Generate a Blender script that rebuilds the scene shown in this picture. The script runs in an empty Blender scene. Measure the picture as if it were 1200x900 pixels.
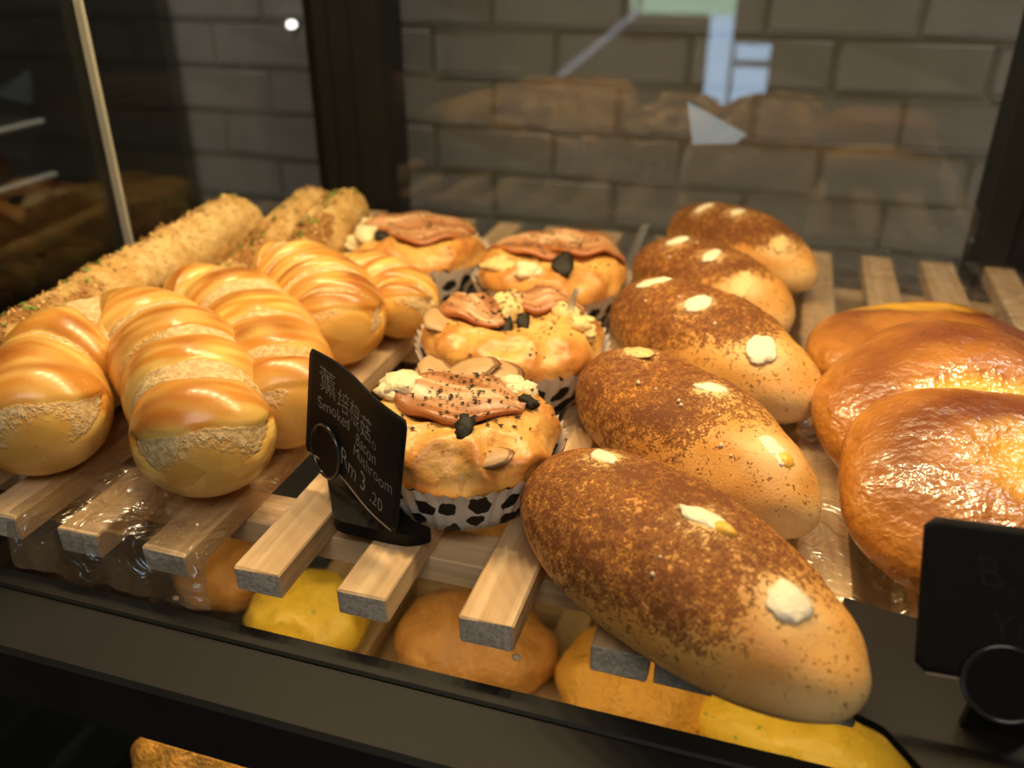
import bpy, math, random
import numpy as np
from mathutils import Vector, noise, Matrix
from mathutils.bvhtree import BVHTree
from math import sin, cos, pi, radians, sqrt, exp

random.seed(7)
S = bpy.context.scene
COL = S.collection

# ------------------------------------------------------------------ camera
cam_d = bpy.data.cameras.new('camera')
cam = bpy.data.objects.new('camera', cam_d)
COL.objects.link(cam)
cam.location = (0, 0, 0.26)
cam.rotation_euler = (radians(90 - 27.358), 0, radians(17.233))
cam_d.sensor_width = 36
cam_d.lens = 1005 / 1200 * 36
cam_d.clip_start = 0.01
cam_d.dof.use_dof = True
cam_d.dof.focus_distance = 0.41
cam_d.dof.aperture_fstop = 5.6
S.camera = cam

# ------------------------------------------------------------------ world, lights, exposure
S.view_settings.view_transform = 'Standard'
S.view_settings.look = 'None'
S.view_settings.gamma = 1
S.view_settings.exposure = 0.13
w = bpy.data.worlds.new('world')
S.world = w
w.use_nodes = True
w.node_tree.nodes['Background'].inputs[0].default_value = (0.62, 0.60, 0.58, 1)
w.node_tree.nodes['Background'].inputs[1].default_value = 0.045


def area(name, loc, rot, sx, sy, col, power):
    d = bpy.data.lights.new(name, 'AREA')
    d.shape = 'RECTANGLE'
    d.size, d.size_y = sx, sy
    d.color = col
    d.energy = power
    o = bpy.data.objects.new(name, d)
    COL.objects.link(o)
    o.location = loc
    o.rotation_euler = rot
    return o


WARM = (1.0, 0.73, 0.38)
for _k in range(7):
    area('case_led_light', (-0.42 + 0.1 * _k, 0.47, 0.455), (0, 0, 0), 0.028, 0.028, WARM, 0.60)
area('shop_fill_light', (0.35, -0.9, 1.7), (radians(38), 0, radians(12)), 1.2, 0.8, (1.0, 0.88, 0.74), 13.5)  # unseen fill lamp added for the room and the slat fronts
area('wall_fill_light', (-0.2, 1.03, 1.3), (radians(-6), 0, 0), 1.9, 0.12, (1.0, 0.97, 0.94), 10.5)  # unseen lamp added to brighten the brick wall
area('lower_led_light', (-0.12, 0.345, -0.052), (0, 0, 0), 0.6, 0.03, WARM, 0.6)


# ------------------------------------------------------------------ node helper
class G:
    def __init__(s, name):
        s.m = bpy.data.materials.new(name)
        s.m.use_nodes = True
        s.t = s.m.node_tree
        s.t.nodes.clear()
        s.out = s.t.nodes.new('ShaderNodeOutputMaterial')

    def put(s, sock, v):
        if isinstance(v, bpy.types.NodeSocket):
            s.t.links.new(v, sock)
        elif isinstance(v, tuple) and len(v) == 3 and sock.type == 'RGBA':
            sock.default_value = (*v, 1)
        else:
            sock.default_value = v

    def n(s, typ, ins=None, out=0, **props):
        nd = s.t.nodes.new('ShaderNode' + typ)
        for k, v in props.items():
            setattr(nd, k, v)
        for k, v in (ins or {}).items():
            s.put(nd.inputs[k], v)
        return nd.outputs[out]

    def math(s, op, a, b=0.0, c=0.0):
        return s.n('Math', {0: a, 1: b, 2: c}, operation=op)

    def mix(s, f, a, b):
        nd = s.t.nodes.new('ShaderNodeMix')
        nd.data_type = 'RGBA'
        s.put(nd.inputs[0], f)
        s.put(nd.inputs[6], a)
        s.put(nd.inputs[7], b)
        return nd.outputs[2]

    def step(s, x, lo, hi, a=0.0, b=1.0):
        return s.n('MapRange', {0: x, 1: lo, 2: hi, 3: a, 4: b}, interpolation_type='SMOOTHSTEP')

    def co(s):
        tc = s.n('TexCoord', out=3)
        r = s.n('ObjectInfo', out=5)
        m = s.n('VectorMath', {0: r, 1: (7.3, 7.3, 7.3)}, operation='MULTIPLY')
        return s.n('VectorMath', {0: tc, 1: m}, operation='ADD')

    def noise(s, co, scale, detail=3, rough=0.55, dist=0.0):
        return s.n('TexNoise', {'Vector': co, 'Scale': scale, 'Detail': detail, 'Roughness': rough, 'Distortion': dist})

    def attr(s, name):
        return s.n('Attribute', out=2, attribute_name=name)

    def bump(s, h, dist, strength=1.0):
        return s.n('Bump', {'Height': h, 'Distance': dist, 'Strength': strength})

    def bsdf(s, **k):
        nd = s.t.nodes.new('ShaderNodeBsdfPrincipled')
        for a, v in k.items():
            s.put(nd.inputs[a.replace('_', ' ')], v)
        s.t.links.new(nd.outputs[0], s.out.inputs[0])
        return s.m


def m_plain(name, col, rough=0.5, spec=0.5, metal=0.0, var=0.12, scale=60, bumpd=0.0):
    g = G(name)
    c = g.co()
    nz = g.noise(c, scale, 4)
    dark = tuple(x * (1 - var) for x in col)
    lite = tuple(min(1, x * (1 + var)) for x in col)
    k = dict(Base_Color=g.mix(nz, dark, lite), Roughness=rough, Metallic=metal)
    k['Specular_IOR_Level'] = spec
    if bumpd:
        k['Normal'] = g.bump(g.noise(c, scale * 4, 3), bumpd)
    return g.bsdf(**k)


def m_glass(name, tint=(0.97, 0.985, 0.975), rough=0.0, base=0.0, crinkle=0.0):
    g = G(name)
    fr = g.math('ADD', g.math('MULTIPLY', g.math('POWER', g.n('LayerWeight', {'Blend': 0.5}, out=1), 5.0), 0.96), 0.04)
    gl_in = {'Color': (1, 1, 1), 'Roughness': rough}
    if crinkle:
        c = g.co()
        gl_in['Normal'] = g.bump(g.noise(c, 38, 3, 0.5, 0.8), crinkle)
    gl = g.n('BsdfGlossy', gl_in)
    tr = g.n('BsdfTransparent', {'Color': tint})
    f = g.math('ADD', fr, base)
    mx = g.n('MixShader', {0: f, 1: tr, 2: gl})
    g.t.links.new(mx, g.out.inputs[0])
    return g.m


def m_film(name, amount, rough, body=None, col=(0.9, 0.9, 0.9)):
    g = G(name)
    c = g.co()
    nr = g.bump(g.noise(c, 45, 3, 0.55, 0.8), 0.007)
    gl = g.n('BsdfGlossy', {'Color': (1, 1, 1), 'Roughness': rough, 'Normal': nr})
    df = g.n('BsdfTranslucent', {'Color': col})
    tr = g.n('BsdfTransparent', {'Color': (0.97, 0.97, 0.96)})
    lw = g.n('LayerWeight', {'Blend': 0.25, 'Normal': nr}, out=1)
    m1 = g.n('MixShader', {0: g.math('MULTIPLY', g.math('ADD', lw, 0.35), amount), 1: tr, 2: gl})
    m2 = g.n('MixShader', {0: body or amount * 0.3, 1: m1, 2: df})
    g.t.links.new(m2, g.out.inputs[0])
    return g.m


def m_emit(name, col, st):
    g = G(name)
    e = g.n('Emission', {'Color': col, 'Strength': st})
    g.t.links.new(e, g.out.inputs[0])
    return g.m


# ------------------------------------------------------------------ materials
def m_cinnamon():
    g = G('cinnamon_crust')
    c = g.co()
    spr = g.attr('sprinkle')
    pale = g.attr('pale')
    n1 = g.noise(c, 270, 4, 0.7)
    n2 = g.noise(c, 38, 3, 0.6)
    n3 = g.noise(c, 800, 2, 0.6)
    dough = g.mix(g.step(n2, 0.3, 0.7), (0.66, 0.285, 0.052), (0.79, 0.42, 0.11))
    dough = g.mix(pale, dough, (0.87, 0.63, 0.29))
    nn = g.math('ADD', g.math('MULTIPLY', n1, 0.6), g.math('MULTIPLY', n3, 0.4))
    tt = g.n('MapRange', {0: nn, 1: 0.36, 2: 0.64, 3: 0.0, 4: 1.0})
    d = g.math('SUBTRACT', tt, g.math('SUBTRACT', 1.0, g.math('ADD', g.math('MULTIPLY', spr, 0.72), g.math('MULTIPLY', g.math('SUBTRACT', n2, 0.5), g.math('ADD', 0.1, g.math('MULTIPLY', spr, 1.2))))))
    wash = g.step(spr, 0.2, 1.0, 0.0, 0.32)
    base = g.mix(wash, dough, (0.50, 0.20, 0.045))
    f1 = g.step(d, -0.08, 0.16)
    f2 = g.step(d, 0.14, 0.40)
    cc = g.mix(g.math('MULTIPLY', f1, 0.75), base, (0.28, 0.09, 0.017))
    cc = g.mix(g.math('MULTIPLY', f2, 0.85), cc, (0.125, 0.035, 0.007))
    h = g.math('ADD', g.math('MULTIPLY', f1, 1.0), g.math('MULTIPLY', n3, 0.3))
    return g.bsdf(Base_Color=cc, Roughness=g.step(f1, 0, 1, 0.42, 0.75), Specular_IOR_Level=0.35,
                  Subsurface_Weight=0.08, Subsurface_Radius=(0.01, 0.004, 0.0015), Subsurface_Scale=0.6,
                  Normal=g.bump(h, 0.0011, 0.9))


def m_glazed():
    g = G('glazed_crust')
    c = g.co()
    cu = g.attr('custard')
    br = g.attr('brown')
    n1 = g.noise(c, 45, 4, 0.6)
    n2 = g.noise(c, 260, 4, 0.6, 0.6)
    a = g.mix(g.step(n1, 0.3, 0.72), (0.42, 0.145, 0.016), (0.60, 0.25, 0.035))
    a = g.mix(br, a, (0.20, 0.052, 0.010))
    a = g.mix(g.math('MULTIPLY', g.step(n2, 0.5, 0.68), 0.35), a, (0.34, 0.11, 0.02))
    k = g.step(g.math('ADD', cu, g.math('MULTIPLY', g.math('SUBTRACT', n1, 0.5), 0.5)), 0.25, 0.8)
    a = g.mix(k, a, (0.86, 0.45, 0.035))
    hb = g.math('ADD', g.noise(c, 210, 2, 0.5, 0.4), g.math('MULTIPLY', g.noise(c, 120, 2), 1.5))
    nrm = g.bump(hb, 0.0011, 0.9)
    cnrm = g.bump(hb, 0.0006, 0.85)
    return g.bsdf(Base_Color=a, Roughness=0.38, Specular_IOR_Level=0.5, Coat_Weight=0.75, Coat_Roughness=0.09,
                  Subsurface_Weight=0.08, Subsurface_Radius=(0.01, 0.004, 0.001), Subsurface_Scale=0.6,
                  Normal=nrm, Coat_Normal=cnrm)


def m_twist():
    g = G('milk_roll_crust')
    c = g.co()
    cr = g.attr('cream')
    br = g.attr('brown')
    n1 = g.noise(c, 40, 4, 0.6)
    n2 = g.noise(c, 300, 3, 0.65)
    stk = g.attr('streak')
    a = g.mix(g.step(g.math('ADD', g.math('MULTIPLY', stk, 0.7), g.math('MULTIPLY', n1, 0.3)), 0.25, 0.75), (0.66, 0.285, 0.04), (0.86, 0.56, 0.15))
    a = g.mix(br, a, (0.36, 0.115, 0.018))
    cream = g.mix(g.step(n2, 0.35, 0.65), (0.56, 0.37, 0.16), (0.76, 0.56, 0.29))
    k = g.step(g.math('ADD', cr, g.math('MULTIPLY', g.math('SUBTRACT', n2, 0.5), 0.5)), 0.35, 0.6)
    a = g.mix(k, a, cream)
    h = g.math('MULTIPLY', g.math('ADD', n2, g.math('MULTIPLY', n1, 0.6)), g.math('ADD', g.math('MULTIPLY', k, 0.8), 0.14))
    return g.bsdf(Base_Color=a, Roughness=g.step(k, 0, 1, 0.30, 0.7), Specular_IOR_Level=0.45, Coat_Weight=g.step(k, 0, 1, 0.35, 0.0),
                  Coat_Roughness=0.2, Subsurface_Weight=0.08, Subsurface_Radius=(0.01, 0.005, 0.002), Subsurface_Scale=0.6,
                  Normal=g.bump(h, 0.0016, 0.8))


def m_muffin():
    g = G('muffin_crust')
    c = g.co()
    hi = g.attr('high')
    n1 = g.noise(c, 55, 4, 0.6)
    n2 = g.noise(c, 160, 3, 0.6)
    k = g.math('ADD', g.math('MULTIPLY', hi, 0.75), g.math('MULTIPLY', g.math('SUBTRACT', n1, 0.5), 1.3))
    a = g.mix(g.step(k, 0.05, 0.5), (0.82, 0.60, 0.25), (0.76, 0.41, 0.10))
    a = g.mix(g.step(k, 0.45, 0.85), a, (0.58, 0.24, 0.05))
    a = g.mix(g.math('MULTIPLY', g.step(n2, 0.56, 0.68), 0.5), a, (0.50, 0.19, 0.04))
    return g.bsdf(Base_Color=a, Roughness=0.38, Specular_IOR_Level=0.45, Coat_Weight=0.2, Coat_Roughness=0.25,
                  Subsurface_Weight=0.08, Subsurface_Radius=(0.01, 0.005, 0.002), Subsurface_Scale=0.6,
                  Normal=g.bump(g.math('ADD', n2, n1), 0.0012, 0.7))


def m_bacon():
    g = G('bacon')
    c = g.co()
    v = g.attr('across')
    u = g.attr('along')
    cv = g.n('CombineXYZ', {0: g.math('MULTIPLY', u, 2.2), 1: g.math('MULTIPLY', v, 7.0), 2: 0.0})
    n1 = g.n('TexNoise', {'Vector': cv, 'Scale': 1.0, 'Detail': 3.0})
    n2 = g.noise(c, 140, 3)
    n1 = g.math('ADD', n1, g.step(g.math('ABSOLUTE', g.math('SUBTRACT', v, 0.45)), 0.0, 0.35, 0.12, -0.1))
    a = g.mix(g.step(n1, 0.38, 0.52), (0.35, 0.14, 0.048), (0.54, 0.275, 0.12))
    a = g.mix(g.step(n1, 0.55, 0.68), a, (0.72, 0.48, 0.27))
    a = g.mix(g.step(v, 0.0, 0.16, 0.8, 0.0), a, (0.46, 0.15, 0.04))
    a = g.mix(g.math('MULTIPLY', g.step(n2, 0.55, 0.75), 0.4), a, (0.35, 0.12, 0.05))
    return g.bsdf(Base_Color=a, Roughness=0.35, Specular_IOR_Level=0.5, Coat_Weight=0.25, Coat_Roughness=0.25,
                  Normal=g.bump(n2, 0.0006, 0.7))


def m_cup():
    g = G('cow_print_paper')
    c = g.co()
    an = g.n('CombineXYZ', {0: g.math('MULTIPLY', g.attr('around'), 20.0), 1: g.math('MULTIPLY', g.attr('up'), 2.0), 2: 0.0})
    r = g.n('ObjectInfo', out=5)
    an = g.n('VectorMath', {0: an, 1: g.n('CombineXYZ', {0: 0.0, 1: 0.0, 2: g.math('MULTIPLY', r, 30.0)})}, operation='ADD')
    nd = g.noise(an, 1.7, 2)
    off = g.n('VectorMath', {0: g.n('TexNoise', {'Vector': an, 'Scale': 1.6, 'Detail': 1.0}, out=1), 1: (0.5, 0.5, 0.5)}, operation='SUBTRACT')
    p = g.n('VectorMath', {0: an, 1: g.n('VectorMath', {0: off, 1: (0.7, 0.7, 0.0)}, operation='MULTIPLY')}, operation='ADD')
    vo = g.n('TexVoronoi', {'Vector': p, 'Scale': 1.0, 'Randomness': 0.55}, voronoi_dimensions='2D')
    k = g.step(vo, 0.31, 0.34, 1.0, 0.0)
    a = g.mix(k, (0.80, 0.76, 0.70), (0.012, 0.011, 0.010))
    return g.bsdf(Base_Color=a, Roughness=0.55, Specular_IOR_Level=0.3)


def m_stick():
    g = G('floss_stick_crust')
    c = g.co()
    fl = g.attr('floss')
    n1 = g.noise(c, 36, 4, 0.6)
    n2 = g.noise(c, 420, 4, 0.75)
    a = g.mix(g.step(n1, 0.33, 0.68), (0.62, 0.38, 0.12), (0.80, 0.60, 0.27))
    a = g.mix(g.math('MULTIPLY', g.step(n2, 0.45, 0.62), 0.45), a, (0.44, 0.22, 0.065))
    k = g.step(g.math('ADD', fl, g.math('MULTIPLY', g.math('SUBTRACT', n1, 0.5), 1.6)), 0.35, 0.65)
    a = g.mix(k, a, g.mix(g.step(n2, 0.4, 0.6), (0.20, 0.085, 0.02), (0.46, 0.23, 0.07)))
    return g.bsdf(Base_Color=a, Roughness=0.85, Specular_IOR_Level=0.15, Normal=g.bump(n2, 0.0018, 0.9))


def m_wood(name='pine', tone=1.0):
    g = G(name)
    c = g.co()
    st = g.n('Mapping', {'Vector': c, 'Scale': (150, 4.5, 150)})
    n1 = g.n('TexNoise', {'Vector': st, 'Scale': 1.0, 'Detail': 5.0, 'Roughness': 0.6, 'Distortion': 0.5})
    wv = g.n('TexNoise', {'Vector': g.n('Mapping', {'Vector': c, 'Scale': (60, 2.2, 60)}), 'Scale': 1.0, 'Detail': 2.0, 'Distortion': 1.2})
    a = g.mix(g.step(n1, 0.3, 0.7), (0.56 * tone, 0.38 * tone, 0.20 * tone), (0.74 * tone, 0.54 * tone, 0.32 * tone))
    a = g.mix(g.math('MULTIPLY', g.step(wv, 0.5, 0.62), 0.55), a, (0.50 * tone, 0.31 * tone, 0.15 * tone))
    # sawn end grain, rough; its greyer tone paints cool light on front faces
    ge = g.n('TexCoord', out=1)
    ny = g.math('ABSOLUTE', g.n('SeparateXYZ', {0: ge}, out=1))
    en = g.step(ny, 0.8, 0.95)
    n3 = g.noise(c, 500, 4, 0.7)
    a = g.mix(en, a, g.mix(g.step(n3, 0.35, 0.65), (0.40, 0.34, 0.26), (0.66, 0.58, 0.47)))
    h = g.math('ADD', g.math('MULTIPLY', n1, 0.5), g.math('MULTIPLY', g.math('MULTIPLY', n3, en), 2.0))
    return g.bsdf(Base_Color=a, Roughness=0.55, Specular_IOR_Level=0.3, Normal=g.bump(h, 0.0005, 0.7))


def m_painted_brick():
    g = G('painted_brick')
    c = g.co()
    n1 = g.noise(c, 14, 4)
    n2 = g.noise(c, 180, 4, 0.7)
    a = g.mix(n1, (0.27, 0.255, 0.235), (0.36, 0.34, 0.315))
    return g.bsdf(Base_Color=a, Roughness=0.65, Specular_IOR_Level=0.3, Normal=g.bump(n2, 0.0012, 0.8))


def m_frame():
    g = G('black_powder_coat')
    c = g.co()
    n = g.noise(c, 1800, 2)
    d = g.noise(c, 25, 4)
    a = g.mix(d, (0.010, 0.0102, 0.0098), (0.018, 0.018, 0.017))
    return g.bsdf(Base_Color=a, Roughness=0.5, Specular_IOR_Level=0.2, Normal=g.bump(n, 0.0001, 0.6))


def m_yellow_bun():
    g = G('yellow_topping')
    c = g.co()
    n1 = g.noise(c, 60, 3)
    n2 = g.noise(c, 150, 2)
    a = g.mix(n1, (0.80, 0.46, 0.03), (0.90, 0.66, 0.08))
    a = g.mix(g.step(n2, 0.66, 0.72), a, (0.30, 0.36, 0.04))
    return g.bsdf(Base_Color=a, Roughness=0.4, Normal=g.bump(n1, 0.003))


M = dict(
    cinnamon=m_cinnamon(), glazed=m_glazed(), twist=m_twist(), muffin=m_muffin(), bacon=m_bacon(), cup=m_cup(),
    stick=m_stick(), wood=m_wood(), wood_low=m_wood('pine_lower', 0.85), brick=m_painted_brick(), frame=m_frame(),
    yellow=m_yellow_bun(),
    cheese=m_plain('cream_cheese', (0.88, 0.74, 0.44), 0.45, 0.4, var=0.08, scale=120, bumpd=0.001),
    buncheese=m_plain('white_cheese', (0.93, 0.85, 0.62), 0.4, 0.4, var=0.06, scale=120, bumpd=0.0008),
    yolk=m_plain('melted_yellow_cheese', (0.88, 0.50, 0.06), 0.35, 0.5, var=0.1, scale=120),
    melt=m_plain('melted_cheese', (0.84, 0.64, 0.27), 0.35, 0.5, var=0.12, scale=90, bumpd=0.002),
    sugar=m_plain('pale_sugar_crumb', (0.80, 0.62, 0.42), 0.6, 0.3),
    mush=m_plain('mushroom', (0.50, 0.31, 0.14), 0.4, 0.4, var=0.3, scale=70),
    mushdark=m_plain('mushroom_skin', (0.26, 0.12, 0.05), 0.35, 0.5, var=0.3, scale=70),
    herb=m_plain('black_herb', (0.02, 0.017, 0.010), 0.6, 0.3, var=0.4, scale=300),
    green=m_plain('green_herb', (0.16, 0.22, 0.03), 0.6, 0.3, var=0.4, scale=300),
    floss=m_plain('meat_floss', (0.50, 0.29, 0.10), 0.8, 0.2, var=0.4, scale=200),
    gold=m_plain('toasted_crumb', (0.72, 0.48, 0.19), 0.8, 0.2, var=0.3, scale=200),
    card=m_plain('black_card', (0.011, 0.0095, 0.008), 0.6, 0.18, var=0.2, scale=200),
    cardedge=m_plain('lit_card_edge', (0.34, 0.26, 0.18), 0.6, 0.3),  # pale colour stands for light on the card's lower edge
    plastic=m_plain('black_plastic', (0.010, 0.0085, 0.007), 0.45, 0.2, var=0.2, scale=200),
    ringmat=m_plain('glossy_black_ring', (0.03, 0.028, 0.026), 0.18, 0.8, var=0.1, scale=200),
    chalk=m_plain('chalk', (0.32, 0.30, 0.27), 0.9, 0.1, var=0.6, scale=700),
    chalkfaint=m_plain('rubbed_chalk', (0.026, 0.024, 0.021), 0.9, 0.1, var=0.4, scale=500),
    mortar=m_plain('painted_mortar', (0.27, 0.255, 0.235), 0.75, 0.2, var=0.15, scale=40, bumpd=0.001),
    addedbrown=m_plain('added_brown_sheet', (0.50, 0.33, 0.16), 0.6, 0.3, var=0.2, scale=30),
    dark=m_plain('dark_panel', (0.018, 0.019, 0.016), 0.35, 0.5, var=0.25, scale=8),
    steel=m_plain('brushed_steel', (0.55, 0.54, 0.50), 0.3, 0.5, metal=1.0, var=0.1, scale=40),
    floor=m_plain('floor_tile', (0.12, 0.10, 0.085), 0.5, 0.4, var=0.2, scale=5),
    plaster=m_plain('dark_plaster', (0.10, 0.09, 0.08), 0.8, 0.2, var=0.15, scale=6),
    brownbread=m_plain('lower_bun_crust', (0.50, 0.23, 0.06), 0.4, 0.4, var=0.35, scale=45, bumpd=0.002),
    toast=m_plain('lower_toast_crust', (0.72, 0.36, 0.06), 0.4, 0.4, var=0.35, scale=60, bumpd=0.003),
    glass=m_glass('clear_glass'), shelfglass=m_glass('shelf_glass', (0.86, 0.87, 0.82)),
    edge=m_plain('polished_glass_edge', (0.36, 0.37, 0.32), 0.25, 0.5, var=0.15, scale=30),
    film=m_film('clear_plastic_film', 0.5, 0.18),
    curlglint=m_film('film_glint', 0.6, 0.25, 0.75, (0.75, 0.88, 1.0)),  # pale blue body colour paints a blue-white glint on the strips
    daylight=m_emit('daylight_pane', (0.50, 0.72, 1.0), 5.5), daylight2=m_emit('daylight_garden', (0.55, 0.85, 0.62), 4.0),
    paper=m_plain('pale_reflection', (0.36, 0.52, 0.98), 0.6, 0.3), tube=m_emit('lamp_tube', (0.75, 0.78, 1.0), 1.6),  # first entry: bluish colour painted for a reflection in the back glass
    glowdisc=m_emit('glow_dot', (1.0, 0.97, 0.9), 3.0), led=m_emit('led_strip', WARM, 3.0),
)


# ------------------------------------------------------------------ object helpers
def thing(name, label, cat, loc=(0, 0, 0), group=None, kind=None):
    o = bpy.data.objects.new(name, None)
    o.empty_display_size = 0.02
    COL.objects.link(o)
    o.location = loc
    if label:
        o['label'] = label
    if cat:
        o['category'] = cat
    if group:
        o['group'] = group
    if kind:
        o['kind'] = kind
    return o


def tag(o, label, cat, group=None):
    o['label'] = label
    o['category'] = cat
    if group:
        o['group'] = group
    return o


def mk(name, verts, faces, mat, parent=None, smooth=True, attrs=None, loc=None):
    me = bpy.data.meshes.new(name)
    me.from_pydata([tuple(v) for v in verts], [], faces)
    me.materials.append(mat)
    if smooth:
        me.polygons.foreach_set('use_smooth', [True] * len(me.polygons))
    for k, a in (attrs or {}).items():
        at = me.attributes.new(k, 'FLOAT', 'POINT')
        at.data.foreach_set('value', [float(x) for x in a])
    me.update()
    o = bpy.data.objects.new(name, me)
    COL.objects.link(o)
    if parent:
        o.parent = parent
    if loc:
        o.location = loc
    return o


def grid_faces(nu, nv, wrap=True, off=0):
    """nv rows of nu verts"""
    f = []
    for j in range(nv - 1):
        for i in range(nu if wrap else nu - 1):
            a = off + j * nu + i
            b = off + j * nu + (i + 1) % nu
            f.append((a, b, b + nu, a + nu))
    return f


def bevel_box(x0, x1, y0, y1, z0, z1, b=0.001):
    """box with chamfered edges as (verts, faces)"""
    vs, fs = [], []
    P = [(x0, x1), (y0, y1), (z0, z1)]
    idx = {}
    for sx in (0, 1):
        for sy in (0, 1):
            for sz in (0, 1):
                s = (sx, sy, sz)
                base = [P[k][s[k]] for k in range(3)]
                for ax in range(3):
                    p = list(base)
                    for k in range(3):
                        if k != ax:
                            p[k] += b if s[k] == 0 else -b
                    idx[(s, ax)] = len(vs)
                    vs.append(tuple(p))
    for ax in range(3):
        o1, o2 = [(1, 2), (2, 0), (0, 1)][ax]
        for sd in (0, 1):
            q = []
            for a, c in ((0, 0), (1, 0), (1, 1), (0, 1)):
                s = [0, 0, 0]
                s[ax], s[o1], s[o2] = sd, a, c
                q.append(idx[(tuple(s), ax)])
            fs.append(tuple(q if sd else q[::-1]))
    for ax in range(3):   # edge chamfers along axis ax
        o1, o2 = [(1, 2), (2, 0), (0, 1)][ax]
        for a in (0, 1):
            for c in (0, 1):
                s0, s1 = [0, 0, 0], [0, 0, 0]
                s0[o1] = s1[o1] = a
                s0[o2] = s1[o2] = c
                s0[ax], s1[ax] = 0, 1
                q = [idx[(tuple(s0), o1)], idx[(tuple(s1), o1)], idx[(tuple(s1), o2)], idx[(tuple(s0), o2)]]
                fs.append(tuple(q if a != c else q[::-1]))
    for sx in (0, 1):
        for sy in (0, 1):
            for sz in (0, 1):
                s = (sx, sy, sz)
                q = [idx[(s, 0)], idx[(s, 1)], idx[(s, 2)]]
                fs.append(tuple(q if (sx + sy + sz) % 2 == 1 else q[::-1]))
    return vs, fs


def box(name, x0, x1, y0, y1, z0, z1, mat, parent=None, b=0.001):
    v, f = bevel_box(x0, x1, y0, y1, z0, z1, b)
    return mk(name, v, f, mat, parent, smooth=False)


def boxes(name, lst, mat, parent=None, b=0.001):
    V, F = [], []
    for bx in lst:
        v, f = bevel_box(*bx, b)
        o = len(V)
        V += v
        F += [tuple(i + o for i in q) for q in f]
    return mk(name, V, F, mat, parent, smooth=False)


def fbm(p, s, seed=0.0):
    return noise.noise(Vector((p[0] * s + seed, p[1] * s + seed * 1.7, p[2] * s - seed)))


def sst(x, a, b):
    t = min(1, max(0, (x - a) / (b - a)))
    return t * t * (3 - 2 * t)


def copy_tree(o, parent=None):
    c = o.copy()
    COL.objects.link(c)
    if parent:
        c.parent = parent
    for ch in list(o.children):
        copy_tree(ch, c)
    return c


# ------------------------------------------------------------------ room shell
wall = mk('wall_back', *bevel_box(-1.9, 1.3, 1.206, 1.35, -1.0, 1.6, 0.001), M['mortar'], smooth=False)
wall['kind'] = 'structure'
brick_mesh = []
for k in range(5):
    rr = random.Random(k)
    v, f = bevel_box(-0.0872, 0.0872, -0.0035, 0.0, -0.0300, 0.0300, 0.0035)
    v = [(x + rr.uniform(-.0014, .0014), y + (rr.uniform(-.0016, .0008) if y < -0.001 else 0), z + rr.uniform(-.0012, .0012)) for x, y, z in v]
    me = bpy.data.meshes.new('brick')
    me.from_pydata(v, [], f)
    me.materials.append(M['brick'])
    brick_mesh.append(me)
for r in range(-9, 5):
    zc = 0.1205 + r * 0.0664
    off = 0.0492 + 0.09 + (0.09 if r % 2 else 0.0)
    for c in range(-8, 3):
        x = off + c * 0.18
        if x < -1.35 or x > 0.50:
            continue
        o = bpy.data.objects.new('brick', random.choice(brick_mesh))
        COL.objects.link(o)
        o.parent = wall
        o.location = (x, 1.206, zc)

fl = mk('floor', *bevel_box(-2.6, 2.0, -2.4, 1.35, -1.06, -1.0, 0.001), M['floor'], smooth=False)
fl['kind'] = 'structure'
wf = boxes('wall_front', [(-2.6, -0.98, -2.36, -2.25, -1.0, 1.6), (0.05, 2.0, -2.36, -2.25, -1.0, 1.6),
                          (-0.98, 0.05, -2.36, -2.25, 0.12, 1.6), (-0.98, 0.05, -2.36, -2.25, -1.0, -0.70)], M['plaster'])
wf['kind'] = 'structure'
dr = thing('door_1', None, None, kind='structure')
boxes('frame', [(-0.98, -0.36, -2.27, -2.24, -0.70, -0.03), (-0.10, 0.05, -2.27, -2.24, -0.70, 0.12), (-0.70, -0.10, -2.275, -2.245, 0.075, 0.12),
                (-0.26, -0.245, -2.275, -2.235, -0.70, 0.12), (-0.25, -0.10, -2.27, -2.24, -0.125, 0.09),
                (-0.25, -0.10, -2.27, -2.24, -0.215, -0.19), (-0.36, -0.10, -2.27, -2.24, -0.70, -0.42)], M['frame'], dr)
box('pane', -0.36, -0.10, -2.30, -2.28, -0.42, -0.02, M['daylight'], dr)
box('pane', -0.70, -0.10, -2.30, -2.28, -0.018, 0.10, M['daylight2'], dr)

# a slanted tube lamp in the shop behind the photographer

def tube_between(name, a, b, r, mat, parent=None, n=10):
    a, b = Vector(a), Vector(b)
    d = (b - a).normalized()
    x = d.orthogonal().normalized()
    y = d.cross(x)
    V = []
    for p in (a, b):
        for i in range(n):
            t = 2 * pi * i / n
            V.append(p + x * cos(t) * r + y * sin(t) * r)
    F = grid_faces(n, 2) + [tuple(range(n - 1, -1, -1)), tuple(range(n, 2 * n))]
    return mk(name, V, F, mat, parent)


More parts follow.
